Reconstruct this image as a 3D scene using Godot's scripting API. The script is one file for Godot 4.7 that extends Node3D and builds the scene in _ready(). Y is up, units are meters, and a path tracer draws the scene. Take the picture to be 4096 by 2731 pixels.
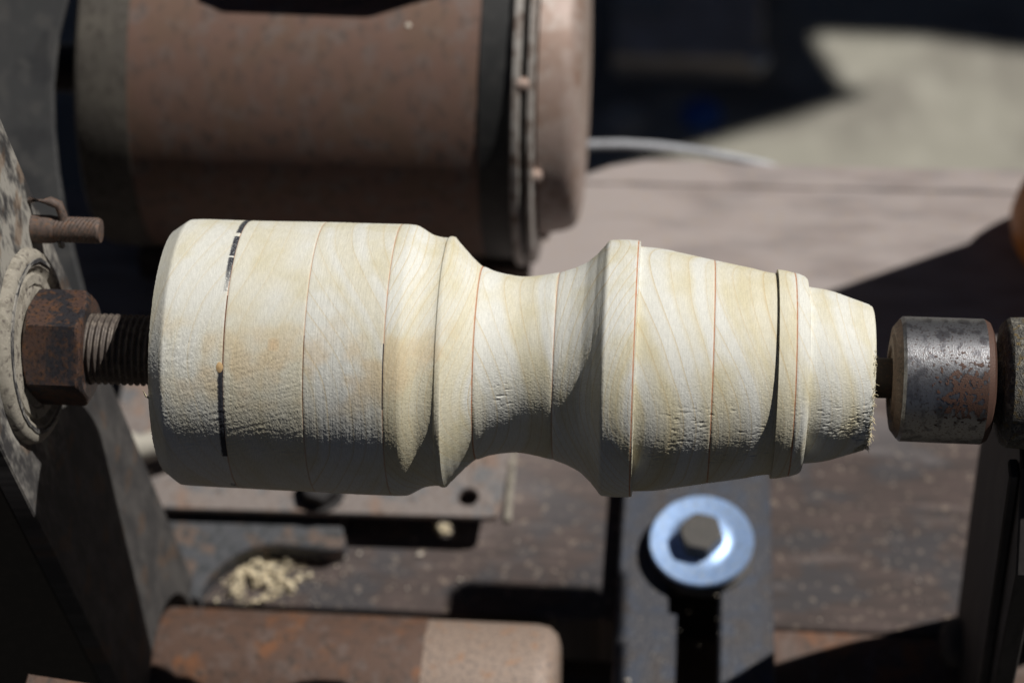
extends Node3D
# A home-made wood lathe outdoors in hard sun, seen from above: lengths in millimetres from the lathe axis, one unit = one metre.

const TOP := 195.0                                  # the lathe axis stands this far above the bench top
var M := {}                                         # materials
var used := {}
var rng := RandomNumberGenerator.new()
var relief_data: PackedFloat32Array                 # the wood's relief, 0..1, along x and round the axis
var relief_w := 0
var relief_h := 0

func V(x: float, y: float, z: float) -> Vector3:
	return Vector3(x, y + TOP, z) * 0.001

# ---------------------------------------------------------------- geometry
class Shape:
	var v := PackedVector3Array()
	var n := PackedVector3Array()
	var t := PackedVector2Array()
	var i := PackedInt32Array()
	func vert(p: Vector3, q: Vector3, uv := Vector2.ZERO) -> int:
		v.append(p); n.append(q); t.append(uv)
		return v.size() - 1
	func tri(a: int, b: int, c: int) -> void:       # front faces run clockwise
		if (v[b] - v[a]).cross(v[c] - v[a]).dot(n[a] + n[b] + n[c]) > 0.0:
			i.append(a); i.append(c); i.append(b)
		else:
			i.append(a); i.append(b); i.append(c)
	func flat(ps: Array, out := Vector3.ZERO) -> void:   # a convex face; «out» is any point on its inner side
		var q: Vector3 = (ps[1] - ps[0]).cross(ps[2] - ps[0]).normalized()
		if q.length() < 0.5 and ps.size() > 3: q = (ps[2] - ps[0]).cross(ps[3] - ps[0]).normalized()
		if q.dot(ps[0] - out) < 0.0: q = -q
		var k := []
		for p in ps: k.append(vert(p, q))
		for j in range(1, ps.size() - 1): tri(k[0], k[j], k[j + 1])

func mesh_of(s: Shape) -> ArrayMesh:
	var a := []
	a.resize(Mesh.ARRAY_MAX)
	var pts := PackedVector3Array()
	pts.resize(s.v.size())
	for k in s.v.size(): pts[k] = V(s.v[k].x, s.v[k].y, s.v[k].z)
	a[Mesh.ARRAY_VERTEX] = pts
	a[Mesh.ARRAY_NORMAL] = s.n
	a[Mesh.ARRAY_TEX_UV] = s.t
	a[Mesh.ARRAY_INDEX] = s.i
	var m := ArrayMesh.new()
	m.add_surface_from_arrays(Mesh.PRIMITIVE_TRIANGLES, a)
	return m

# a turned shape: profile points (along the axis, radius); «b» puts the axis along its x
func revolve(pts: Array, n := 64, o := Vector3.ZERO, b := Basis(), s: Shape = null, wob := 0.0, uvx := Vector2(0, 1), crease := 35.0) -> Shape:
	if s == null: s = Shape.new()
	var noise := FastNoiseLite.new()
	noise.seed = 5; noise.frequency = 0.09
	var nseg := pts.size() - 1
	var nor := []
	for k in nseg:
		var d: Vector2 = (pts[k + 1] - pts[k]).normalized()
		nor.append(Vector2(-d.y, d.x))
	for k in nseg:
		var ends := []
		for e in 2:
			var q: Vector2 = nor[k]
			var j: int = k - 1 if e == 0 else k + 1
			if j >= 0 and j < nseg and rad_to_deg(absf(q.angle_to(nor[j]))) < crease: q = (q + nor[j]).normalized()
			ends.append(q)
		var base := s.v.size()
		for j in n + 1:
			var a := TAU * j / n
			var ca := cos(a); var sa := sin(a)
			for e in 2:
				var p: Vector2 = pts[k + e]
				var r := p.y
				if wob > 0.0 and r > 0.01: r += wob * noise.get_noise_3d(p.x * 2.0, r * sa * 2.0, r * ca * 2.0)
				s.vert(o + b * Vector3(p.x, r * sa, r * ca), b * Vector3(ends[e].x, ends[e].y * sa, ends[e].y * ca), Vector2((p.x - uvx.x) / uvx.y, float(j) / n))
		for j in n:
			var c := base + 2 * j
			s.tri(c, c + 1, c + 3)
			s.tri(c, c + 3, c + 2)
	return s

# a plate: outline in (u, v), from w0 up to w1, edges bevelled; «f» maps (u, w, v)
func prism(poly: Array, w0: float, w1: float, bev := 0.4, f := Transform3D(), s: Shape = null) -> Shape:
	if s == null: s = Shape.new()
	var p := PackedVector2Array(poly)
	if Geometry2D.is_polygon_clockwise(p): p.reverse()
	var n := p.size()
	var inn := PackedVector2Array()
	var out := PackedVector2Array()
	for k in n:
		var a := (p[k] - p[(k + n - 1) % n]).normalized()
		var c := (p[(k + 1) % n] - p[k]).normalized()
		var na := Vector2(a.y, -a.x); var nc := Vector2(c.y, -c.x)
		if not Geometry2D.is_polygon_clockwise(p): pass
		var m := (na + nc)
		m = na if m.length() < 0.1 else m.normalized() / maxf(0.4, m.normalized().dot(na))
		out.append(m)
	var probe := Geometry2D.is_point_in_polygon(p[0] + out[0] * 0.01 + (p[1] - p[0]) * 0.01, p)
	for k in n: inn.append(p[k] + out[k] * (bev if probe else -bev))
	var tris := Geometry2D.triangulate_polygon(inn)
	for side in 2:
		var w := w1 if side == 1 else w0
		var q := f.basis * Vector3(0, 1 if side == 1 else -1, 0)
		var k0 := s.v.size()
		for k in n: s.vert(f * Vector3(inn[k].x, w, inn[k].y), q, inn[k])
		for k in range(0, tris.size(), 3): s.tri(k0 + tris[k], k0 + tris[k + 1], k0 + tris[k + 2])
	for k in n:
		var l := (k + 1) % n
		var e := p[l] - p[k]
		var q2 := Vector2(e.y, -e.x).normalized() * (-1.0 if probe else 1.0)
		var ws := [[w0, w0 + bev, inn, p], [w0 + bev, w1 - bev, p, p], [w1 - bev, w1, p, inn]]
		for g in 3:
			var r: Array = ws[g]
			var q := f.basis * Vector3(q2.x, float(g - 1), q2.y).normalized()
			var b0 := s.vert(f * Vector3(r[2][k].x, r[0], r[2][k].y), q, r[2][k])
			s.vert(f * Vector3(r[2][l].x, r[0], r[2][l].y), q, r[2][l])
			s.vert(f * Vector3(r[3][l].x, r[1], r[3][l].y), q, r[3][l])
			s.vert(f * Vector3(r[3][k].x, r[1], r[3][k].y), q, r[3][k])
			s.tri(b0, b0 + 1, b0 + 2)
			s.tri(b0, b0 + 2, b0 + 3)
	return s

func box(lo: Vector3, hi: Vector3, bev := 0.4, f := Transform3D(), s: Shape = null) -> Shape:
	return prism([Vector2(lo.x, lo.z), Vector2(hi.x, lo.z), Vector2(hi.x, hi.z), Vector2(lo.x, hi.z)], lo.y, hi.y, bev, f, s)

func round_rect(x0: float, z0: float, x1: float, z1: float, r: float, k := 5) -> Array:
	var out := []
	for c in [[x1 - r, z1 - r, 0.0], [x0 + r, z1 - r, PI / 2], [x0 + r, z0 + r, PI], [x1 - r, z0 + r, PI * 1.5]]:
		for j in k + 1:
			var a: float = c[2] + PI / 2 * j / k
			out.append(Vector2(c[0] + r * cos(a), c[1] + r * sin(a)))
	return out

# a rod bent along a path
func tube(path: Array, radii: Variant, n := 12, s: Shape = null, squash := 1.0) -> Shape:
	if s == null: s = Shape.new()
	var m := path.size()
	var up := Vector3.UP if absf((path[1] - path[0]).normalized().y) < 0.9 else Vector3.RIGHT
	var base := s.v.size()
	for k in m:
		var d: Vector3 = (path[mini(k + 1, m - 1)] - path[maxi(k - 1, 0)]).normalized()
		var a := d.cross(up).normalized()
		var b := a.cross(d).normalized()
		var r: float = radii[k] if radii is Array else radii
		for j in n + 1:
			var g := TAU * j / n
			var q := a * cos(g) + b * sin(g)
			s.vert(path[k] + a * cos(g) * r * squash + b * sin(g) * r, q, Vector2(float(k) / m, float(j) / n))
	for k in m - 1:
		for j in n:
			var c := base + k * (n + 1) + j
			s.tri(c, c + 1, c + n + 2)
			s.tri(c, c + n + 2, c + n + 1)
	for e in [0, m - 1]:
		var q: Vector3 = (path[e] - path[1 if e == 0 else m - 2]).normalized()
		var c := s.vert(path[e], q)
		for j in n: s.vert(s.v[base + e * (n + 1) + j], q)
		for j in n: s.tri(c, c + 1 + j, c + 1 + (j + 1) % n)
	return s

# a hexagon along x with its corners turned off at both ends
func hexagon(x0: float, x1: float, af: float, turn: float, hole: float, o: Vector3, b := Basis(), cut := 0.95) -> Shape:
	var s := Shape.new()
	var n := 96
	var rc := af / 2.0 * cut
	var xs := [x0, x0 + 0.35, x0 + 0.8, x0 + 1.4, x0 + 2.2, (x0 + x1) / 2, x1 - 2.2, x1 - 1.4, x1 - 0.8, x1 - 0.35, x1]
	var rr := func(x: float, a: float) -> float:
		var g := fposmod(a - turn, PI / 3) - PI / 6
		return minf(af / 2.0 / cos(g), rc + minf(x - x0, x1 - x) * 1.8 + 0.05)
	var grid := []
	for x in xs:
		var row := []
		for j in n:
			var a := TAU * j / n + turn - PI / 6 + PI / 6
			var r: float = rr.call(x, a)
			row.append(o + b * Vector3(x, r * sin(a), r * cos(a)))
		grid.append(row)
	var mid := o + b * Vector3((x0 + x1) / 2, 0, 0)
	for k in xs.size() - 1:
		for j in n:
			s.flat([grid[k][j], grid[k][(j + 1) % n], grid[k + 1][(j + 1) % n], grid[k + 1][j]], mid)
	for e in [0, xs.size() - 1]:
		for j in n:
			var p: Vector3 = grid[e][j]; var p2: Vector3 = grid[e][(j + 1) % n]
			var c := o + b * Vector3(xs[e], 0, 0)
			if hole > 0.0: s.flat([p, p2, c + (p2 - c).normalized() * hole, c + (p - c).normalized() * hole], mid)
			else: s.flat([p, p2, c], mid)
	return s

# a screw thread along x
func thread(x0: float, x1: float, r: float, pitch: float, depth: float, o := Vector3.ZERO, per := 7, n := 60, starts := 1.0) -> Shape:
	var s := Shape.new()
	var m := int((x1 - x0) / pitch * per)
	var f := func(k: int, j: int) -> Vector3:
		var x := x0 + (x1 - x0) * k / m
		var a := TAU * j / n
		var w := absf(fposmod(x / pitch - starts * float(j) / n, 1.0) * 2.0 - 1.0)
		var rad := r - depth * smoothstep(0.15, 0.85, w)
		if k == 0 or k == m: rad = r - depth
		return o + Vector3(x, rad * sin(a), rad * cos(a))
	for k in m + 1:
		for j in n + 1:
			var du: Vector3 = f.call(mini(k + 1, m), j) - f.call(maxi(k - 1, 0), j)
			var dv: Vector3 = f.call(k, (j + 1)) - f.call(k, (j - 1))
			var q := du.cross(dv).normalized()
			var a := TAU * j / n
			if q.dot(Vector3(0, sin(a), cos(a))) < 0.0: q = -q
			s.vert(f.call(k, j), q)
	for k in m:
		for j in n:
			var c := k * (n + 1) + j
			s.tri(c, c + 1, c + n + 2)
			s.tri(c, c + n + 2, c + n + 1)
	for e in [0, m]:
		var q := Vector3(-1 if e == 0 else 1, 0, 0)
		var c := s.vert(o + Vector3(x0 if e == 0 else x1, 0, 0), q)
		for j in n: s.vert(f.call(e, j), q)
		for j in n: s.tri(c, c + 1 + j, c + 1 + (j + 1) % n)
	return s

# small irregular crumbs or flakes
func crumb(s: Shape, p: Vector3, r: float, flat_ := 0.6) -> void:
	var k := []
	var turn := Basis.from_euler(Vector3(rng.randf() * 0.9, rng.randf() * TAU, rng.randf() * 0.9))
	for d in [Vector3(1, 0, 0), Vector3(-0.8, 0.1, 0.3), Vector3(0, 0, 1), Vector3(0.1, 0.1, -0.9), Vector3(0, flat_, 0), Vector3(0.1, -flat_, 0)]:
		k.append(p + turn * (d * r * rng.randf_range(0.6, 1.25)))
	for g in [[0, 2, 4], [2, 1, 4], [1, 3, 4], [3, 0, 4], [2, 0, 5], [1, 2, 5], [3, 1, 5], [0, 3, 5]]:
		s.flat([k[g[0]], k[g[1]], k[g[2]]], p)

# ---------------------------------------------------------------- the tree of things
func numbered(called: String) -> String:
	used[called] = used.get(called, -1) + 1
	return called if used[called] == 0 else "%s_%03d" % [called, used[called]]

func tag(o: Node, label: String, category: String, group := "", kind := "") -> Node:
	o.set_meta("label", label)
	if category: o.set_meta("category", category)
	if group: o.set_meta("group", group)
	if kind: o.set_meta("kind", kind)
	return o

func thing(called: String, label: String, category: String, at: Vector3, group := "") -> Node3D:
	var o := Node3D.new()
	o.name = numbered(called)
	o.position = V(at.x, at.y, at.z)
	tag(o, label, category, group)
	add_child(o)
	return o

func part(called: String, s: Variant, m: Material, parent: Node3D, label := "") -> MeshInstance3D:
	var o := MeshInstance3D.new()
	o.name = called
	o.mesh = s if s is Mesh else mesh_of(s)
	o.material_override = m
	o.cast_shadow = GeometryInstance3D.SHADOW_CASTING_SETTING_ON
	if parent != self and parent.get_parent() == self and not parent is MeshInstance3D: o.position = -parent.position
	if label: o.set_meta("label", label)
	parent.add_child(o, true)
	return o

func whole(called: String, s: Shape, m: Material, label: String, category: String, kind := "", group := "") -> MeshInstance3D:
	var o := part(numbered(called), s, m, self)
	tag(o, label, category if kind != "structure" else "", group, kind)
	return o

# ---------------------------------------------------------------- materials
func noise_image(sd: int, freq: float, oct: int, size: int, stretch := 1, kind := FastNoiseLite.TYPE_SIMPLEX_SMOOTH) -> PackedByteArray:
	var f := FastNoiseLite.new()
	f.seed = sd; f.frequency = freq; f.noise_type = kind
	f.fractal_octaves = oct
	var im := f.get_seamless_image(size, size / stretch)
	im.convert(Image.FORMAT_L8)
	if stretch > 1: im.resize(size, size, Image.INTERPOLATE_CUBIC)
	return im.get_data()

# layers: [frequency, octaves, from, to, linear colour, strength, stretch]
func blend(sd: int, base: Color, layers: Array, size := 256) -> ImageTexture:
	var n := size * size
	var c0 := base.linear_to_srgb()
	var r := PackedFloat32Array(); var g := PackedFloat32Array(); var b := PackedFloat32Array()
	r.resize(n); g.resize(n); b.resize(n)
	r.fill(c0.r); g.fill(c0.g); b.fill(c0.b)
	for l in layers:
		sd += 7
		var im := noise_image(sd, l[0], l[1], size, l[6] if l.size() > 6 else 1)
		var lut := PackedFloat32Array()
		for k in 256: lut.append(smoothstep(l[2], l[3], k / 255.0) * l[5])
		var c: Color = (l[4] as Color).linear_to_srgb()
		var cr := c.r; var cg := c.g; var cb := c.b
		for k in n:
			var t := lut[im[k]]
			if t > 0.0:
				r[k] += (cr - r[k]) * t; g[k] += (cg - g[k]) * t; b[k] += (cb - b[k]) * t
	var d := PackedByteArray()
	d.resize(n * 3)
	for k in n:
		d[3 * k] = int(r[k] * 255.0); d[3 * k + 1] = int(g[k] * 255.0); d[3 * k + 2] = int(b[k] * 255.0)
	return ImageTexture.create_from_image(Image.create_from_data(size, size, false, Image.FORMAT_RGB8, d))

func grey_tex(sd: int, freq: float, oct: int, size := 256, stretch := 1) -> ImageTexture:
	return ImageTexture.create_from_image(Image.create_from_data(size, size, false, Image.FORMAT_L8, noise_image(sd, freq, oct, size, stretch)))

func surf(called: String, tex: Texture2D, mm: float, rough := 0.8, metal := 0.0, bump: Texture2D = null, bump_mm := 0.1, planar := false) -> StandardMaterial3D:
	var m := StandardMaterial3D.new()
	m.resource_name = called
	m.albedo_texture = tex
	m.roughness = rough
	m.metallic = metal
	if not planar:
		m.uv1_triplanar = true
		m.uv1_scale = Vector3.ONE * (1000.0 / mm)
		m.uv1_triplanar_sharpness = 4.0
	if bump:
		m.heightmap_enabled = true
		m.heightmap_texture = bump
		m.heightmap_scale = bump_mm * 0.1
	M[called] = m
	return m

func make_materials() -> void:
	var fine := grey_tex(11, 0.12, 4)
	var grit := grey_tex(12, 0.28, 3)
	var soft := grey_tex(13, 0.03, 5)
	surf("motor", blend(100, Color(0.175, 0.108, 0.086), [[0.012, 4, 0.45, 0.75, Color(0.165, 0.105, 0.075), 0.7], [0.03, 4, 0.5, 0.85, Color(0.17, 0.14, 0.13), 0.7], [0.05, 4, 0.55, 0.9, Color(0.075, 0.062, 0.058), 0.6], [0.14, 2, 0.6, 0.9, Color(0.19, 0.12, 0.08), 0.3]]), 90, 0.62, 0.0, soft, 0.06)
	M.motor.metallic = 0.3
	surf("bell", blend(140, Color(0.078, 0.07, 0.06), [[0.02, 4, 0.4, 0.8, Color(0.105, 0.095, 0.08), 0.8], [0.06, 4, 0.5, 0.85, Color(0.035, 0.03, 0.025), 0.8]]), 80, 0.8, 0.0, fine, 0.1)
	surf("band", blend(160, Color(0.016, 0.017, 0.018), [[0.03, 4, 0.5, 0.8, Color(0.03, 0.03, 0.03), 0.8]]), 70, 0.55)
	surf("rim", blend(170, Color(0.36, 0.34, 0.32), [[0.03, 4, 0.45, 0.8, Color(0.1, 0.065, 0.05), 0.8]]), 60, 0.5, 0.25)
	surf("cap", blend(180, Color(0.32, 0.25, 0.22), [[0.012, 4, 0.5, 0.8, Color(0.22, 0.14, 0.105), 0.75], [0.05, 4, 0.6, 0.9, Color(0.14, 0.1, 0.085), 0.6], [0.04, 4, 0.55, 0.9, Color(0.38, 0.34, 0.32), 0.6]]), 70, 0.55, 0.15, soft, 0.05)
	surf("plate", blend(200, Color(0.19, 0.165, 0.155), [[0.012, 4, 0.52, 0.8, Color(0.21, 0.135, 0.1), 0.7], [0.02, 4, 0.5, 0.8, Color(0.12, 0.125, 0.135), 0.9], [0.07, 4, 0.6, 0.9, Color(0.09, 0.06, 0.045), 0.8], [0.1, 3, 0.65, 0.9, Color(0.3, 0.26, 0.23), 0.6]]), 70, 0.6, 0.0, fine, 0.08)
	surf("plate_edge", blend(205, Color(0.12, 0.07, 0.045), [[0.04, 4, 0.5, 0.8, Color(0.2, 0.1, 0.05), 0.8], [0.05, 4, 0.5, 0.8, Color(0.03, 0.025, 0.02), 0.8]]), 40, 0.8)
	surf("blue_plate", blend(220, Color(0.075, 0.08, 0.09), [[0.014, 4, 0.56, 0.75, Color(0.15, 0.1, 0.075), 0.75], [0.04, 4, 0.5, 0.8, Color(0.04, 0.045, 0.05), 0.8], [0.12, 3, 0.65, 0.9, Color(0.2, 0.18, 0.16), 0.6]]), 60, 0.5, 0.2, fine, 0.08)
	surf("slot_bar", blend(240, Color(0.045, 0.048, 0.06), [[0.012, 4, 0.5, 0.8, Color(0.055, 0.045, 0.042), 0.7], [0.03, 5, 0.5, 0.8, Color(0.04, 0.05, 0.075), 0.9], [0.1, 4, 0.6, 0.9, Color(0.085, 0.08, 0.08), 0.6], [0.2, 2, 0.72, 0.9, Color(0.4, 0.36, 0.3), 0.7]]), 70, 0.5, 0.15, fine, 0.12)
	surf("pipe", blend(260, Color(0.098, 0.058, 0.043), [[0.012, 4, 0.56, 0.8, Color(0.19, 0.078, 0.034), 0.75], [0.03, 4, 0.5, 0.8, Color(0.12, 0.09, 0.08), 0.7], [0.06, 4, 0.55, 0.85, Color(0.055, 0.04, 0.033), 0.8]]), 80, 0.7, 0.0, fine, 0.1)
	surf("pipe_pale", blend(280, Color(0.27, 0.205, 0.165), [[0.09, 4, 0.5, 0.8, Color(0.12, 0.095, 0.085), 0.85], [0.02, 4, 0.66, 0.85, Color(0.28, 0.15, 0.085), 0.7], [0.2, 3, 0.55, 0.85, Color(0.38, 0.31, 0.26), 0.6]]), 45, 0.6, 0.1, fine, 0.1)
	surf("dust_iron", blend(300, Color(0.03, 0.03, 0.033), [[0.02, 5, 0.35, 0.62, Color(0.3, 0.285, 0.255), 0.85, 2], [0.06, 5, 0.5, 0.8, Color(0.02, 0.022, 0.026), 0.8], [0.1, 4, 0.5, 0.9, Color(0.34, 0.32, 0.28), 0.5]]), 60, 0.85, 0.0, fine, 0.12)
	surf("dust", blend(320, Color(0.27, 0.25, 0.21), [[0.03, 5, 0.5, 0.8, Color(0.16, 0.145, 0.12), 0.8], [0.05, 4, 0.6, 0.85, Color(0.06, 0.05, 0.045), 0.85], [0.15, 3, 0.6, 0.9, Color(0.4, 0.37, 0.31), 0.7]]), 50, 0.95, 0.0, grit, 0.1)
	surf("rust_nut", blend(340, Color(0.1, 0.062, 0.05), [[0.014, 4, 0.46, 0.6, Color(0.03, 0.032, 0.04), 0.85], [0.05, 4, 0.55, 0.8, Color(0.16, 0.075, 0.038), 0.65], [0.12, 3, 0.6, 0.8, Color(0.02, 0.018, 0.02), 0.8]]), 42, 0.38, 0.35, grit, 0.06)
	surf("rust_stud", blend(360, Color(0.1, 0.072, 0.06), [[0.04, 4, 0.55, 0.8, Color(0.15, 0.078, 0.045), 0.7], [0.06, 4, 0.5, 0.8, Color(0.05, 0.04, 0.035), 0.8]]), 25, 0.7, 0.1, grit, 0.08)
	surf("thread", blend(380, Color(0.09, 0.074, 0.064), [[0.05, 4, 0.5, 0.8, Color(0.055, 0.045, 0.04), 0.8], [0.03, 4, 0.55, 0.8, Color(0.2, 0.17, 0.14), 0.7]]), 30, 0.6, 0.2)
	surf("dark_pin", blend(390, Color(0.03, 0.022, 0.018), [[0.05, 4, 0.5, 0.8, Color(0.06, 0.035, 0.022), 0.8]]), 20, 0.6, 0.3)
	var sparkle := grey_tex(14, 0.42, 2, 256)
	surf("drum_steel", blend(400, Color(0.36, 0.365, 0.385), [[0.03, 5, 0.5, 0.8, Color(0.15, 0.15, 0.165), 0.8], [0.16, 3, 0.6, 0.85, Color(0.1, 0.07, 0.06), 0.7]]), 40, 0.37, 0.93, sparkle, 0.06)
	surf("drum_rust", blend(410, Color(0.085, 0.045, 0.033), [[0.08, 4, 0.5, 0.75, Color(0.07, 0.04, 0.03), 0.85], [0.16, 3, 0.6, 0.85, Color(0.14, 0.075, 0.05), 0.7]]), 25, 0.6, 0.15, grit, 0.12)
	surf("drum_face", blend(420, Color(0.14, 0.095, 0.07), [[0.05, 4, 0.5, 0.8, Color(0.06, 0.045, 0.035), 0.8], [0.1, 3, 0.6, 0.85, Color(0.26, 0.2, 0.15), 0.7]]), 25, 0.6, 0.2, grit, 0.1)
	surf("grease", blend(430, Color(0.09, 0.086, 0.076), [[0.03, 5, 0.45, 0.75, Color(0.24, 0.225, 0.19), 0.85], [0.04, 4, 0.62, 0.8, Color(0.16, 0.1, 0.025), 0.7], [0.1, 4, 0.55, 0.8, Color(0.02, 0.02, 0.02), 0.8]]), 25, 0.7, 0.0, grit, 0.5)
	surf("tail_iron", blend(440, Color(0.04, 0.036, 0.035), [[0.02, 4, 0.45, 0.8, Color(0.062, 0.054, 0.05), 0.8, 4], [0.06, 4, 0.55, 0.85, Color(0.022, 0.02, 0.02), 0.8, 4]]), 80, 0.7, 0.0, fine, 0.1)
	surf("black_iron", blend(450, Color(0.016, 0.015, 0.016), [[0.04, 4, 0.5, 0.8, Color(0.03, 0.026, 0.025), 0.8]]), 60, 0.6)
	surf("guard", blend(460, Color(0.04, 0.041, 0.043), [[0.012, 4, 0.45, 0.75, Color(0.018, 0.019, 0.022), 0.85], [0.03, 5, 0.5, 0.8, Color(0.075, 0.073, 0.07), 0.7]]), 90, 0.8)
	surf("bolt_grey", blend(470, Color(0.082, 0.08, 0.077), [[0.04, 4, 0.5, 0.8, Color(0.08, 0.075, 0.068), 0.8], [0.06, 3, 0.6, 0.85, Color(0.15, 0.13, 0.115), 0.6]]), 30, 0.55, 0.2, fine, 0.06)
	surf("zinc", blend(480, Color(0.42, 0.61, 0.96), [[0.03, 4, 0.5, 0.85, Color(0.37, 0.56, 0.92), 0.8], [0.07, 4, 0.6, 0.8, Color(0.6, 0.68, 0.78), 0.7], [0.05, 5, 0.66, 0.85, Color(0.2, 0.26, 0.36), 0.4]]), 40, 0.44, 0.9, soft, 0.05)
	surf("cable", blend(490, Color(0.4, 0.42, 0.46), [[0.04, 3, 0.5, 0.8, Color(0.28, 0.28, 0.3), 0.8]]), 40, 0.6)
	surf("pale_tube", blend(500, Color(0.4, 0.38, 0.33), [[0.04, 3, 0.5, 0.8, Color(0.3, 0.28, 0.25), 0.8]]), 40, 0.7)
	surf("orange", blend(510, Color(0.55, 0.2, 0.035), [[0.04, 3, 0.5, 0.8, Color(0.4, 0.14, 0.025), 0.8]]), 40, 0.5)
	surf("chips", blend(520, Color(0.66, 0.57, 0.39), [[0.08, 3, 0.45, 0.8, Color(0.74, 0.7, 0.58), 0.8], [0.1, 3, 0.6, 0.85, Color(0.55, 0.4, 0.2), 0.7]]), 20, 0.9)
	surf("crumbs", blend(530, Color(0.55, 0.52, 0.47), [[0.08, 3, 0.5, 0.8, Color(0.6, 0.45, 0.27), 0.8]]), 15, 0.8)
	surf("ground", blend(540, Color(0.29, 0.28, 0.24), [[0.01, 4, 0.5, 0.75, Color(0.2, 0.19, 0.165), 0.7], [0.05, 4, 0.5, 0.85, Color(0.35, 0.34, 0.295), 0.6], [0.008, 3, 0.6, 0.75, Color(0.14, 0.133, 0.115), 0.75]], 384), 900, 0.95, 0.0, soft, 4.0)
	surf("dark_ground", blend(545, Color(0.045, 0.04, 0.032), [[0.03, 4, 0.5, 0.8, Color(0.03, 0.028, 0.022), 0.8]]), 700, 0.95)
	surf("carton", blend(550, Color(0.5, 0.43, 0.36), [[0.02, 4, 0.5, 0.8, Color(0.62, 0.56, 0.5), 0.8]]), 200, 0.9)
	surf("blue_cloth", blend(560, Color(0.03, 0.12, 0.42), [[0.03, 3, 0.5, 0.8, Color(0.02, 0.07, 0.3), 0.8]]), 60, 0.9)
	surf("shade_wood", blend(570, Color(0.13, 0.1, 0.075), [[0.03, 4, 0.5, 0.8, Color(0.08, 0.06, 0.045), 0.8, 4]]), 200, 0.8)
	surf("fibre", blend(580, Color(0.7, 0.62, 0.42), [[0.08, 3, 0.5, 0.8, Color(0.6, 0.48, 0.28), 0.8]]), 20, 0.9)
	surf("glue", blend(585, Color(0.6, 0.42, 0.22), [[0.08, 3, 0.5, 0.8, Color(0.5, 0.33, 0.16), 0.8]]), 20, 0.35)
	bench_texture()
	leg_texture()
	wood_texture()

func fnl(sd: int, freq: float, oct := 3) -> FastNoiseLite:
	var f := FastNoiseLite.new()
	f.seed = sd; f.frequency = freq; f.fractal_octaves = oct
	return f

# stained board: grain along x, worn and dusty towards the back edge
func bench_texture() -> void:
	var w := 720; var h := 480
	var grain := fnl(61, 0.05, 4); var blot := fnl(62, 0.028, 4); var dusty := fnl(63, 0.04, 5); var spot := fnl(64, 0.22, 2)
	var d := PackedByteArray(); d.resize(w * h * 3)
	var dark := Color(0.058, 0.048, 0.046).linear_to_srgb(); var red := Color(0.083, 0.064, 0.06).linear_to_srgb()
	var pale := Color(0.355, 0.315, 0.305).linear_to_srgb(); var tan := Color(0.33, 0.27, 0.21).linear_to_srgb(); var blue := Color(0.055, 0.06, 0.072).linear_to_srgb()
	for j in h:
		var z := -260.0 + 240.0 * j / h
		for i in w:
			var x := -200.0 + 360.0 * i / w
			var g := grain.get_noise_2d(x * 0.5, z * 8.0)
			var b := blot.get_noise_2d(x, z * 1.6)
			var c := dark.lerp(red, clampf(0.45 + g * 0.8 + b, 0, 1)).lerp(blue, clampf(b * -1.8, 0, 0.45))
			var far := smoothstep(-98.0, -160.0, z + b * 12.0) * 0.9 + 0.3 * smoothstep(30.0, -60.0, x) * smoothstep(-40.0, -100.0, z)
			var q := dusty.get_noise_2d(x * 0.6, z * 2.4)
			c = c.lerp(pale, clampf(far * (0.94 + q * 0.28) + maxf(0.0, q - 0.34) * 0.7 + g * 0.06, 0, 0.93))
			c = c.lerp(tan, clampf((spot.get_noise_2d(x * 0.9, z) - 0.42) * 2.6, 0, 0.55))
			if absf(z + 236.0 + 0.012 * x) < 0.7: c = c.lerp(dark, 0.55)
			var k := 3 * (j * w + i)
			d[k] = int(c.r * 255); d[k + 1] = int(c.g * 255); d[k + 2] = int(c.b * 255)
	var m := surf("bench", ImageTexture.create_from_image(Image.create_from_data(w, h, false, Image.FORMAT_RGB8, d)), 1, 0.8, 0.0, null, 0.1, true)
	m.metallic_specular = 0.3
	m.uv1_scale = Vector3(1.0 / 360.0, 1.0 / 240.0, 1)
	m.uv1_offset = Vector3(200.0 / 360.0, 260.0 / 240.0, 0)

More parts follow.
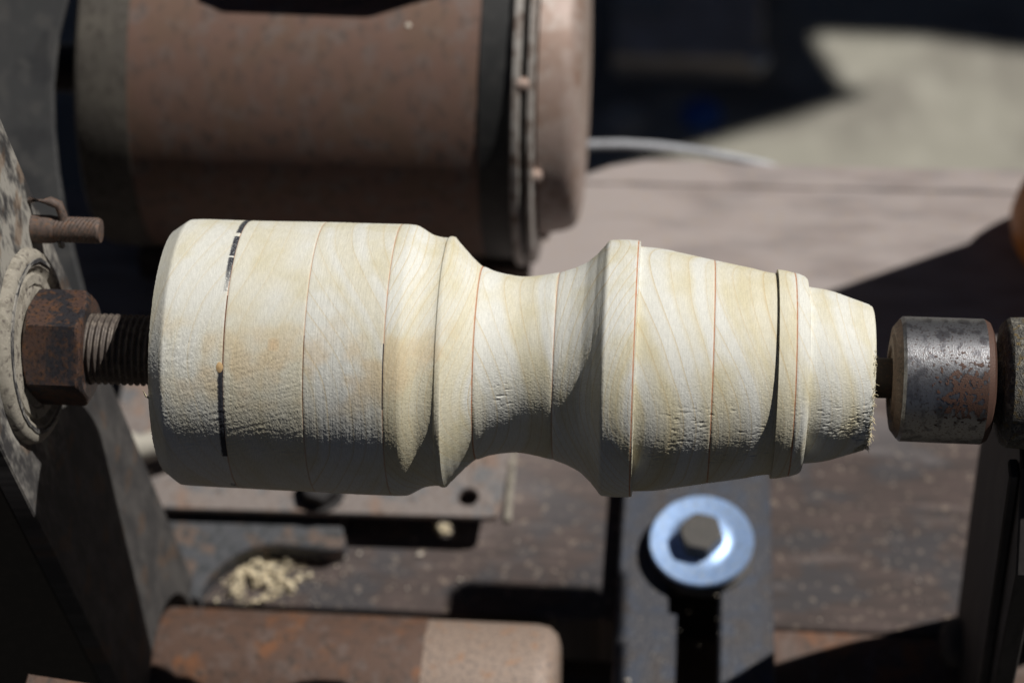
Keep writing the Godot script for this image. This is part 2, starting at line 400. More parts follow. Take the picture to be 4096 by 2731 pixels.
# black iron upright: grey wood dust stuck to its upper half
func leg_texture() -> void:
	var w := 256; var h := 640                      # u: z -40..40, v: -200..80 along the upright
	var a := fnl(71, 0.06, 5); var b := fnl(72, 0.2, 4); var r := fnl(73, 0.05, 4)
	var d := PackedByteArray(); d.resize(w * h * 3)
	var dark := Color(0.028, 0.027, 0.028).linear_to_srgb(); var dust := Color(0.34, 0.325, 0.29).linear_to_srgb()
	var mid := Color(0.066, 0.062, 0.06).linear_to_srgb(); var rust := Color(0.12, 0.06, 0.03).linear_to_srgb()
	for j in h:
		var v := -200.0 + 280.0 * j / h
		for i in w:
			var u := -40.0 + 80.0 * i / w
			var p := a.get_noise_2d(u * 1.6, v * 0.8) + 0.45 * b.get_noise_2d(u * 2.0, v)
			var c := dark.lerp(mid, clampf(0.5 + p, 0, 1))
			var ring := exp(-pow((Vector2(u, v).length() - 26.0) / 14.0, 2.0))
			var amount := smoothstep(-30.0, 40.0, v) * 0.62 + 0.35 * ring
			c = c.lerp(dust, clampf(amount + p * 1.1 * smoothstep(-60.0, 10.0, v) - 0.12, 0, 0.88))
			c = c.lerp(rust, clampf((r.get_noise_2d(u, v) - 0.25) * 2.0, 0, 0.4))
			var k := 3 * (j * w + i)
			d[k] = int(c.r * 255); d[k + 1] = int(c.g * 255); d[k + 2] = int(c.b * 255)
	var m := surf("leg_iron", ImageTexture.create_from_image(Image.create_from_data(w, h, false, Image.FORMAT_RGB8, d)), 1, 0.85, 0.0, null, 0.1, true)
	m.uv1_scale = Vector3(1.0 / 80.0, 1.0 / 280.0, 1)
	m.uv1_offset = Vector3(0.5, 200.0 / 280.0, 0)

# ---------------------------------------------------------------- the turned wood
const SEAMS := [-136.6, -115.8, -94.4, -73.1, -50.3, -28.8, -7.2, 13.9, 36.0, 57.8]
const PROFILE := [[-136.6, 34.3], [-133.0, 36.85], [-132.4, 37.2], [-129.5, 37.4], [-115.8, 37.55], [-94.4, 37.75], [-73.1, 37.95], [-70.4, 37.85], [-68.9, 37.6], [-67.0, 36.6], [-64.9, 35.4], [-62.9, 34.85], [-61.0, 34.6], [-60.1, 34.65], [-59.7, 34.98], [-59.0, 35.05], [-58.4, 34.85], [-57.4, 33.6], [-55.8, 31.9], [-53.4, 29.4], [-50.3, 26.95], [-47.2, 25.8], [-43.6, 25.0], [-39.0, 24.55], [-34.3, 25.1], [-28.8, 26.1], [-25.1, 27.35], [-21.2, 29.25], [-18.3, 31.8], [-16.5, 33.9], [-15.5, 35.2], [-15.0, 35.5], [-11.2, 35.72], [-7.2, 35.62], [-6.75, 35.45], [-6.6, 33.95], [-2.2, 33.7], [3.2, 32.9], [13.9, 30.95], [24.5, 29.0], [31.2, 27.85], [31.3, 28.95], [33.2, 28.75], [36.0, 28.2], [38.6, 27.4], [39.5, 26.6], [39.8, 24.45], [44.4, 23.9], [49.3, 22.6], [56.7, 20.2], [57.5, 19.7], [57.8, 19.0]]
#            grain direction (deg), side of the pith (mm), pith height, ring spacing, roughness of the saw or gouge
const RING_SHOW := [0.5, 0.45, 0.95, 1.5, 1.6, 1.7, 1.6, 1.6, 1.3]
const BOARD_TINT := [0.14, 0.3, 0.0, 0.3, 0.16, 0.02, 0.24, 0.26, 0.1]
const BOARDS := [[38.0, 44.0, 4.0, 3.9, 0.9], [30.0, 48.0, 2.0, 4.2, 0.85], [34.0, -40.0, -6.0, 3.0, 0.5], [28.0, 36.0, 2.0, 1.9, 0.4], [26.0, -38.0, -3.0, 3.0, 0.35], [30.0, 34.0, 4.0, 1.7, 0.3], [20.0, -40.0, 0.0, 3.4, 0.3], [24.0, -40.0, -2.0, 3.0, 0.35], [26.0, -44.0, 0.0, 2.7, 0.4]]

func radius_at(x: float) -> float:
	for k in PROFILE.size() - 1:
		if x <= PROFILE[k + 1][0]: return lerpf(PROFILE[k][1], PROFILE[k + 1][1], clampf((x - PROFILE[k][0]) / (PROFILE[k + 1][0] - PROFILE[k][0]), 0, 1))
	return PROFILE[-1][1]

func board_at(x: float) -> int:
	for k in 9:
		if x < SEAMS[k + 1]: return k
	return 8

func wood_texture() -> void:
	var w := 2048; var h := 1536
	var warp := fnl(81, 0.02, 2); var tone := fnl(82, 0.5, 3); var fib := fnl(83, 1.0, 3); var fluff := fnl(84, 1.25, 2)
	var scr := fnl(85, 1.0, 2); var groove := fnl(86, 1.0, 2); var patch := fnl(87, 0.06, 3); var pit := fnl(88, 0.55, 4)
	var d := PackedByteArray(); d.resize(w * h * 3)
	var ht := PackedFloat32Array(); ht.resize(w * h)
	var cream := Color(0.65, 0.655, 0.61).linear_to_srgb(); var straw := Color(0.6, 0.545, 0.375).linear_to_srgb(); var tan := Color(0.62, 0.45, 0.27).linear_to_srgb()
	var olive := Color(0.53, 0.49, 0.33).linear_to_srgb(); var line := Color(0.5, 0.38, 0.2).linear_to_srgb(); var red := Color(0.42, 0.14, 0.06).linear_to_srgb(); var ink := Color(0.012, 0.014, 0.022).linear_to_srgb()
	var seam_red := [0.0, 0.45, 0.35, 0.45, 0.85, 0.4, 0.95, 0.85, 0.9, 0.0]
	for i in w:
		var x := -140.0 + 200.0 * (i + 0.5) / w
		var r := radius_at(x)
		var bi := board_at(x)
		var B: Array = BOARDS[bi]
		var phi := deg_to_rad(B[0])
		var x0: float = (SEAMS[bi] + SEAMS[bi + 1]) / 2.0 + B[1]
		var lx: float = x - x0
		var saw: float = B[4]
		var rings: float = RING_SHOW[bi]
		var tint: float = BOARD_TINT[bi]
		var grv := groove.get_noise_2d(x * 2.6, 3.0)
		var near := 9.0; var which := 0
		for k in range(1, 9):
			if absf(x - SEAMS[k]) < near: near = absf(x - SEAMS[k]); which = k
		var sr: float = seam_red[which]
		for j in h:
			var a := TAU * (j + 0.5) / h
			var sa := sin(a); var ca := cos(a)
			var y := r * sa; var z := r * ca
			var arc := r * a
			var q := a - phi
			var vv: float = r * sin(q) - B[2]
			var ww := warp.get_noise_3d(x, y, z)
			var rad: float = sqrt(lx * lx + vv * vv) + ww * 2.0
			var ring: float = fposmod(rad / B[3] + bi * 0.37, 1.0)
			var late: float = pow(ring, 12.0) * (0.15 + 0.45 * absf(tone.get_noise_2d(floor(rad / B[3]) * 3.1, bi * 9.0)) * 2.0)
			var bandn: float = tone.get_noise_2d(rad * 0.2, bi * 11.0)
			var ends := smoothstep(0.72, 1.0, absf(cos(q)))
			var ff := fib.get_noise_2d(x * 2.4, arc * 0.28)
			var fl := fluff.get_noise_3d(x * 1.6, y * 1.6, z * 1.6)
			var pp := patch.get_noise_3d(x + bi * 40.0, y, z)
			var c := cream.lerp(straw, clampf(tint + bandn * 1.0 * minf(rings, 1.0) + 0.18 * ends + 0.3 * pp + (0.4 * smoothstep(-58.0, -66.0, x) * ends if bi == 3 else 0.0), 0, 0.85)).lerp(olive, clampf(pp * 0.6 - 0.08 + 0.15 * bandn, 0, 0.4))
			c = c.lerp(line, clampf(late * rings, 0, 0.5))
			var k1 := 1.0 + 0.05 * ff + 0.035 * fl
			var dg := rad_to_deg(a)
			if bi < 4 and dg > 20.0 and dg < 75.0:
				c = c.lerp(tan, clampf((pp + 0.1) * 1.0, 0, 0.38) * smoothstep(20.0, 45.0, dg) * smoothstep(80.0, 48.0, dg))
			if near < 0.26:
				c = c.lerp(red, sr * smoothstep(0.26, 0.1, near) * (0.75 + 0.5 * ff))
			if which == 3 and x < -73.02 and x > -73.26 and dg > 33.0 and dg < 60.0: c = c.lerp(ink, 0.85)
			if which == 1 and x < -115.65 and x > -115.95 and dg > 44.0 and dg < 78.0: c = c.lerp(Color(0.3, 0.16, 0.1), 0.75)
			if which == 2 and near < 0.14 and dg > 28.0 and dg < 62.0: c = c.lerp(Color(0.3, 0.18, 0.1), 0.8)
			if x > -117.4 and x < -115.75:              # felt pen along the first glue line
				var edge := smoothstep(-117.4, -116.9, x + 0.35 * fl)
				var gap := 0.0
				if dg > 80.0 and dg < 150.0: gap = clampf(1.05 - maxf(0.0, fl) * 0.9 - maxf(0.0, ff) * 0.5 - smoothstep(96.0, 80.0, dg) * 0.75, 0, 1) * (0.0 if absf(dg - 114.0) < 1.6 or absf(dg - 98.0) < 0.5 else 1.0)
				elif dg > 6.0 and dg < 47.0: gap = 1.0
				elif dg > 338.0 and dg < 342.0: gap = smoothstep(0.0, 0.2, fl)
				c = c.lerp(ink, 0.93 * edge * gap)
			if absf(x + 102.5) < 1.6 and absf(dg - 58.0) < 2.6: c = c.lerp(tan, 0.6 * (1.0 - Vector2((x + 102.5) / 1.6, (dg - 58.0) / 2.6).length_squared() * 0.5))
			var k := 3 * (j * w + i)
			d[k] = clampi(int(c.r * k1 * 255), 0, 255); d[k + 1] = clampi(int(c.g * k1 * 255), 0, 255); d[k + 2] = clampi(int(c.b * k1 * 255), 0, 255)
			var hh := 0.5 + fl * 0.2 * (0.22 + 0.78 * ends * maxf(saw, 0.55))  + 0.05 * ff - late * 0.06
			if bi <= 1: hh += 0.11 * smoothstep(-132.8, -131.0, x) * saw * ends * (0.5 + 1.3 * absf(pp) * 2.0) * scr.get_noise_2d((arc * 0.95 - x * 0.3) * 0.9, (x * 0.95 + arc * 0.3) * 0.14)
			elif bi == 2: hh += 0.09 * grv + 0.04 * scr.get_noise_2d((arc * 0.95 - x * 0.3) * 0.9, (x * 0.95 + arc * 0.3) * 0.09)
			else: hh += 0.05 * grv
			var tear := 0.0                             # torn end grain
			if bi == 4: tear = smoothstep(3.5, 1.0, absf(x + 42.0)) * smoothstep(62.0, 45.0, dg) * smoothstep(-5.0, 8.0, dg)
			elif bi == 6 and x < -11.5: tear = 0.6 * smoothstep(48.0, 30.0, dg)
			elif bi == 7 or (bi == 6 and x > -6.0): tear = 0.8 * smoothstep(46.0, 28.0, dg)
			elif bi == 8: tear = smoothstep(44.0, 26.0, dg)
			if dg > 120.0: tear = 0.0
			if tear > 0.0:
				var pn := pit.get_noise_3d(x * 0.6, y * 1.9, z * 1.9)
				hh -= tear * smoothstep(0.08, 0.5, pn) * 0.42 * smoothstep(-0.2, 0.35, pp + 0.5 * fl)
			if near < 0.12: hh -= 0.12
			ht[j * w + i] = hh
	var albedo := ImageTexture.create_from_image(Image.create_from_data(w, h, false, Image.FORMAT_RGB8, d))
	var relief := ImageTexture.create_from_image(Image.create_from_data(w, h, false, Image.FORMAT_RF, ht.to_byte_array()))
	surf("wood", albedo, 1, 0.72, 0.0, relief, 0.16, true)
	relief_data = ht; relief_w = w; relief_h = h
	surf("end_grain", blend(88, Color(0.6, 0.5, 0.32), [[0.05, 4, 0.5, 0.8, Color(0.5, 0.4, 0.23), 0.8]]), 30, 0.9)

func relief_at(x: float, a: float) -> float:
	var i := clampi(int((x + 140.0) / 200.0 * relief_w), 0, relief_w - 1)
	var j := posmod(int(a / TAU * relief_h), relief_h)
	return (relief_data[j * relief_w + i] - 0.5) * 0.42

# a slab of the blank with the tool marks and torn grain cut into its surface, finest on the side towards the bench front
func carved(pts: Array) -> Shape:
	var s := Shape.new()
	var angles := []
	var a := -46.0
	while a < 314.0:
		angles.append(deg_to_rad(a))
		a += 0.34 if a > -4.0 and a < 50.0 else (0.8 if a < 160.0 else 4.0)
	angles.append(deg_to_rad(314.0))
	var na := angles.size()
	var nseg := pts.size() - 1
	var nor := []
	for k in nseg:
		var d: Vector2 = (pts[k + 1] - pts[k]).normalized()
		nor.append(Vector2(-d.y, d.x))
	var wob := fnl(5, 0.03, 2)
	var rows := []                                      # [point, normal]
	for k in nseg:
		var q0: Vector2 = nor[k]
		if k > 0 and rad_to_deg(absf(q0.angle_to(nor[k - 1]))) < 28.0: q0 = (q0 + nor[k - 1]).normalized()
		elif k > 0: rows.append([pts[k], nor[k - 1], false])
		rows.append([pts[k], q0, true])
	rows.append([pts[nseg], nor[nseg - 1], false])
	for row in rows:
		var p: Vector2 = row[0]; var q: Vector2 = row[1]
		for j in na:
			var g: float = angles[j]
			var sa := sin(g); var ca := cos(g)
			var h := relief_at(p.x, g)
			var hx := (relief_at(p.x + 0.3, g) - relief_at(p.x - 0.3, g)) / 0.6
			var ha := (relief_at(p.x, g + 0.009) - relief_at(p.x, g - 0.009)) / (0.018 * p.y)
			var r := p.y + h * q.y + 0.12 * wob.get_noise_3d(p.x, p.y * sa, p.y * ca)
			var nn := Vector3(q.x, q.y * sa, q.y * ca) - Vector3(hx, 0, 0) * q.y - Vector3(0, ca, -sa) * ha
			s.vert(Vector3(p.x + h * q.x, r * sa, r * ca), nn.normalized(), Vector2((p.x + 140.0) / 200.0, g / TAU))
	for k in rows.size() - 1:
		if not rows[k][2]: continue
		for j in na - 1:
			var c: int = k * na + j
			s.tri(c, c + 1, c + na + 1)
			s.tri(c, c + na + 1, c + na)
	return s

func turned_blank() -> void:
	var t := thing("turned_wood_blank", "pale turned wood blank glued from slabs, held between nut and steel cylinder", "wood turning", Vector3(-39, -38, 0))
	var rag := fnl(91, 0.5, 3)
	for b in 9:
		var lo: float = SEAMS[b]; var hi: float = SEAMS[b + 1]
		var key := [Vector2(lo, radius_at(lo + 0.001))]
		for p in PROFILE:
			if p[0] > lo + 0.05 and p[0] < hi - 0.05: key.append(Vector2(p[0], p[1]))
		key.append(Vector2(hi, radius_at(hi - 0.001)))
		var pts := []
		for k in key.size() - 1:                        # finer rows, rounded by a spline where the turning is round
			var n := maxi(1, int((key[k + 1].x - key[k].x) / 0.36))
			for j in n:
				var f := float(j) / n
				var a: Vector2 = key[k]; var c: Vector2 = key[k + 1]
				var sharp: bool = absf(c.y - a.y) > 0.6 and c.x - a.x < 0.3
				var pre: Vector2 = key[maxi(k - 1, 0)]; var post: Vector2 = key[mini(k + 2, key.size() - 1)]
				pts.append(a.lerp(c, f) if sharp or n == 1 or absf((pre - a).angle_to(a - c)) > 0.5 else Vector2(lerpf(a.x, c.x, f), cubic_interpolate(a.y, c.y, pre.y, post.y, f) if c.x - a.x < 7.0 else lerpf(a.y, c.y, f)))
		pts.append(key[-1])
		if b > 0: pts[0].y -= 0.07
		if b < 8: pts[-1].y -= 0.07
		var s := carved(pts)
		if b == 0: revolve([Vector2(-136.55, 0), Vector2(-136.55, 34.1)], 320, Vector3.ZERO, Basis(), s, 0.0, Vector2(-140, 200))
		if b == 8:
			revolve([Vector2(57.8, 19.0), Vector2(57.6, 0)], 320, Vector3.ZERO, Basis(), s, 0.0, Vector2(-140, 200))
		for k in s.v.size():                            # the last slabs are torn out near the ends
			var p := s.v[k]
			var a := rad_to_deg(atan2(p.y, p.z))
			var rr := Vector2(p.y, p.z).length()
			if b == 8 and rr > 5.0 and a > -45.0 and a < 70.0:
				var close := smoothstep(50.0, 57.8, p.x)
				var g := rag.get_noise_3d(p.x, p.y * 1.3, p.z * 1.3)
				var bite := maxf(0.0, g) * 2.2 * smoothstep(40.0, 10.0, a) * smoothstep(-45.0, -20.0, a)
				if a > -34.0 and a < -12.0: bite += 1.5 * close
				s.v[k].x -= close * (bite + absf(g) * 0.5)
				s.v[k].y -= p.y / rr * bite * close * 0.8; s.v[k].z -= p.z / rr * bite * close * 0.8
			if b == 0 and rr > 20.0 and p.x < -133.0:
				var g := rag.get_noise_3d(p.x * 2.0, p.y * 2.0, p.z * 2.0)
				g *= 0.3 + 0.7 * smoothstep(10.0, -30.0, a)
				s.v[k].x += g * 0.45; s.v[k].y += p.y / rr * g * 0.3; s.v[k].z += p.z / rr * g * 0.3
		part("slab", s, M.wood, t)
	rng.seed = 9
	var f := Shape.new()                                # torn fibres standing off the two ends and the ridge
	for k in 230:
		var left := k < 130
		var a := deg_to_rad(rng.randf_range(-75, 20) if left else rng.randf_range(-40, 75))
		var x := -136.2 if left else 57.6
		var r := 33.6 if left else 19.6
		var p := Vector3(x + rng.randf_range(-0.3, 0.8) * (1.0 if left else -1.0), r * sin(a), r * cos(a))
		var q := Vector3((-0.8 if left else 0.9) * rng.randf(), sin(a), cos(a))
		var l := rng.randf_range(0.25, 0.95)
		var bend := Vector3(rng.randf_range(-1, 1), rng.randf_range(-1, 1), rng.randf_range(-1, 1)) * l * 0.7
		tube([p - q * 0.3, p + q * l * 0.5 + bend * 0.3, p + q * l + bend], [0.09, 0.07, 0.03], 5, f)
	var o := part("torn_fibre", f, M.fibre, t); o.set_meta("kind", "stuff")
	var sp := tube([Vector3(-136.3, 17.5, 28.7), Vector3(-137.2, 18.8, 29.0), Vector3(-137.8, 21.2, 28.6)], [0.35, 0.25, 0.05], 6)
	part("splinter", sp, M.fibre, t)
	var g := Shape.new()
	revolve([Vector2(-0.1, 1.55), Vector2(0.12, 1.45), Vector2(0.3, 1.0), Vector2(0.36, 0)], 20, Vector3(-116.7, 37.5 * sin(deg_to_rad(48)), 37.5 * cos(deg_to_rad(48))), Basis(Vector3(0, sin(deg_to_rad(48)), cos(deg_to_rad(48))), Vector3(0, cos(deg_to_rad(48)), -sin(deg_to_rad(48))), Vector3(0.62, 0, 0)), g)
	part("glue_drop", g, M.glue, t)

# ---------------------------------------------------------------- the lathe
func headstock() -> void:
	var up := Vector3(-0.085, 1, 0).normalized()
	var nrm := Vector3(1, 0.085, 0).normalized()
	var f := Transform3D(Basis(Vector3(0, 0, 1), nrm, up), Vector3(-178, 0, 0))   # (u, w, v): u along z, v up the plate
	var saddle := [Vector2(37, 62), Vector2(20, 78), Vector2(-22, 78), Vector2(-37, 62), Vector2(-37, -196), Vector2(-27.4, -196)]
	for k in 17:                                        # cut out to sit over the bed tube
		var a := lerpf(PI * 1.02, 0.42, k / 16.0)
		saddle.append(Vector2(6.7 + 34.0 * cos(a), -190 + 34.0 * sin(a)))
	saddle.append(Vector2(37, -172))
	var t := thing("headstock_upright", "black dusty iron upright carrying the spindle behind the big hex nut", "lathe upright", Vector3(-162, -195, 0))
	part("face_plate", prism(saddle, -6, 0, 0.5, f), M.leg_iron, t)
	part("side_flange", box(Vector3(29, -70, -170), Vector3(36.2, -6.2, 60), 0.6, f), M.black_iron, t)
	part("side_flange", box(Vector3(-36.2, -70, -196), Vector3(-30, -6.2, 60), 0.6, f), M.black_iron, t)
	var b := Basis(nrm, up, Vector3(0, 0, 1))
	var h := part("bearing_housing", revolve([Vector2(0.05, 27.8), Vector2(1.6, 27.5), Vector2(2.6, 26.6), Vector2(3.1, 25.0), Vector2(2.9, 22.6), Vector2(1.8, 21.6), Vector2(1.6, 20.8), Vector2(2.3, 20.2), Vector2(2.4, 17.6), Vector2(1.9, 17.0), Vector2(2.2, 16.4), Vector2(2.0, 12.0), Vector2(2.0, 0)], 96, Vector3(-178, 0, 0), b, null, 0.5), M.dust, t)
	part("bearing_lip", revolve([Vector2(2.0, 24.9), Vector2(3.5, 24.6), Vector2(3.6, 23.6), Vector2(2.5, 23.2)], 96, Vector3(-178, 0, 0), b, null, 0.5), M.dust_iron, h)
	var st := thing("pinned_stud", "rusty round stud with a bent key, above the bearing on the left upright", "stud", Vector3(-180, 13, -29))
	var o := Vector3(-1.4, 16.4, -29.5)
	part("shank", revolve([Vector2(-182, 0), Vector2(-182, 5.4), Vector2(-180.4, 5.6), Vector2(-180.2, 4.1), Vector2(-173, 4.1), Vector2(-171.5, 3.75)], 40, o, Basis(), null, 0.25), M.rust_stud, st)
	part("knurled_end", thread(-171.6, -159.2, 3.75, 1.2, 0.16, o, 6, 48, 9.0), M.rust_stud, st)
	part("end_face", revolve([Vector2(-159.25, 3.65), Vector2(-158.5, 3.3), Vector2(-158.3, 0)], 40, o, Basis(), null, 0.2), M.rust_stud, st)
	part("key", tube([o + Vector3(-181.5, 1, -1), o + Vector3(-181.2, 6.2, -3.5), o + Vector3(-179, 7.8, -4), o + Vector3(-172.6, 7.6, -4), o + Vector3(-170.2, 6.6, -3.6), o + Vector3(-169.2, 3.6, -2), o + Vector3(-169.4, 1, 0)], [0.9, 1.1, 1.1, 1.2, 1.3, 1.3, 0.8], 10, null, 1.5), M.rust_stud, st)
	part("key_tail", tube([o + Vector3(-170.2, -1, 3.4), o + Vector3(-170, -4.2, 2.6), o + Vector3(-171, -4.9, 2)], [0.7, 0.9, 0.5], 8), M.bolt_grey, st)
	var nut := thing("hex_nut", "large rusty hex nut on the threaded spindle beside the wood", "nut", Vector3(-168, -15, 0))
	part("nut_body", hexagon(-176.6, -160.2, 28.6, deg_to_rad(74.0), 10.2, Vector3.ZERO, Basis(), 0.955), M.rust_nut, nut)
	var spn := thing("threaded_spindle", "threaded steel spindle between the hex nut and the wood end face", "spindle", Vector3(-150, -10, 0))
	part("thread", thread(-182, -136.9, 10.05, 1.8, 0.75, Vector3.ZERO, 8, 72), M.thread, spn)

func tailstock() -> void:
	var up := Vector3(-0.037, 1, 0).normalized()
	var nrm := Vector3(-1, -0.037, 0).normalized()
	var f := Transform3D(Basis(Vector3(0, 0, 1), nrm, up), Vector3(99.6, 0, 0))
	var t := thing("tailstock_upright", "dark iron tailstock upright at the right edge, standing behind the bed tube", "lathe upright", Vector3(107, -195, 0))
	part("face_plate", prism([Vector2(-41, -196), Vector2(37, -196), Vector2(37, -40), Vector2(18, -15), Vector2(-18, -15), Vector2(-37, -40), Vector2(-43, -62), Vector2(-50, -98), Vector2(-47, -140)], -6, 0, 0.6, f), M.tail_iron, t)
	part("edge_flange", box(Vector3(-36, -40, -196), Vector3(-31, -6.2, -42), 0.5, f), M.tail_iron, t)
	part("stiffener", prism([Vector2(13, -18), Vector2(19, -18), Vector2(40, -196), Vector2(33, -196)], 0.05, 3.0, 0.6, f), M.tail_iron, t)
	# unseen shadow caster added right of view: an upright under a round-cornered plate
	part("shadow_post", box(Vector3(187, -196, 6), Vector3(195, 132, 40), 0.8), M.tail_iron, t)
	part("shadow_plate", prism(round_rect(139.5, -151.5, 194.0, -119, 6.0), 132.1, 137, 0.6), M.tail_iron, t)
	part("shadow_arm", box(Vector3(187, 132.1, -121), Vector3(195, 136.5, 40), 0.6), M.tail_iron, t)
	part("foot_nut", revolve([Vector2(0.1, 8.6), Vector2(3, 8.6), Vector2(5, 7.6), Vector2(6.6, 5), Vector2(7.2, 0)], 40, f * Vector3(-25, 0, -186), Basis(nrm, up, Vector3(0, 0, 1)), null, 0.4), M.tail_iron, t)
	var c := thing("steel_cylinder", "short shiny steel cylinder with rust patches, right of the wood's narrow end", "lathe centre", Vector3(76, -17.3, 0))
	part("barrel", revolve([Vector2(65.4, 16.5), Vector2(66.3, 17.25), Vector2(79.0, 17.3)], 96, Vector3.ZERO, Basis(), null, 0.1), M.drum_steel, c)
	part("rust_patch", drum_skin(79.0, 88.2), M.drum_steel, c)
	part("rust_patch", rust_patch(), M.drum_rust, c, "rusty brown patch on the cylinder")
	part("end_bevel", revolve([Vector2(88.2, 17.3), Vector2(89.8, 16.4), Vector2(90.6, 14.6), Vector2(90.8, 5)], 96, Vector3.ZERO, Basis(), null, 0.15), M.drum_rust, c)
	part("front_face", revolve([Vector2(64.0, 5.2), Vector2(63.9, 8.2), Vector2(63.2, 9.0), Vector2(63.3, 11.6), Vector2(64.0, 12.3), Vector2(63.8, 14.4), Vector2(65.4, 16.5)], 96, Vector3.ZERO, Basis(), null, 0.2, Vector2(0, 1), 15.0), M.drum_face, c)
	part("centre_pin", revolve([Vector2(54.0, 2.0), Vector2(57.9, 5.55), Vector2(64.2, 5.6)], 48, Vector3.ZERO, Basis(), null, 0.1), M.dark_pin, c)
	part("rear_pin", revolve([Vector2(90.4, 6.6), Vector2(92.6, 6.4)], 48, Vector3.ZERO, Basis(), null, 0.2), M.dark_pin, c)
	var g := thing("greasy_fitting", "round metal fitting caked in grey dust and grease at the right edge", "fitting", Vector3(97, -18, 0))
	part("collar", revolve([Vector2(91.2, 6.2), Vector2(91.3, 9.4), Vector2(92.2, 10.4), Vector2(92.8, 12.0)], 64, Vector3.ZERO, Basis(), null, 1.3), M.grease, g)
	part("body", revolve([Vector2(92.4, 8), Vector2(93.0, 13.0), Vector2(93.6, 16.2), Vector2(95.0, 17.7), Vector2(104, 18.0), Vector2(128, 17), Vector2(128, 0)], 72, Vector3.ZERO, Basis(), null, 1.4), M.grease, g)
func drum_skin(x0: float, x1: float) -> Shape:
	return revolve([Vector2(x0, 17.3), Vector2(x1, 17.3)], 96, Vector3.ZERO, Basis(), null, 0.1)

func rust_patch() -> Shape:                             # flaky rust lying on the lower right of the barrel
	var s := Shape.new()
	var f := fnl(55, 0.3, 5)
	var nx := 110; var na := 190
	var keep := {}
	for i in nx + 1:
		for j in na + 1:
			var x := 73.0 + 15.2 * i / nx
			var a := deg_to_rad(lerpf(8.0, 84.0, float(j) / na))
			var e := f.get_noise_2d(x * 1.6, a * 27.0) * 1.5 + 0.95 * smoothstep(72.5, 82.0, x) * smoothstep(8.0, 32.0, rad_to_deg(a)) * smoothstep(84.0, 48.0, rad_to_deg(a)) - 0.62
			var r := 17.37 + clampf(e, -0.25, 0.1) * 0.5
			keep[Vector2i(i, j)] = e > -0.1
			s.vert(Vector3(x, r * sin(a), r * cos(a)), Vector3(0, sin(a), cos(a)))
	for i in nx:
		for j in na:
			if keep[Vector2i(i, j)] and keep[Vector2i(i + 1, j)] and keep[Vector2i(i, j + 1)] and keep[Vector2i(i + 1, j + 1)]:
				var c := i * (na + 1) + j
				s.tri(c, c + 1, c + na + 2)
				s.tri(c, c + na + 2, c + na + 1)
	return s

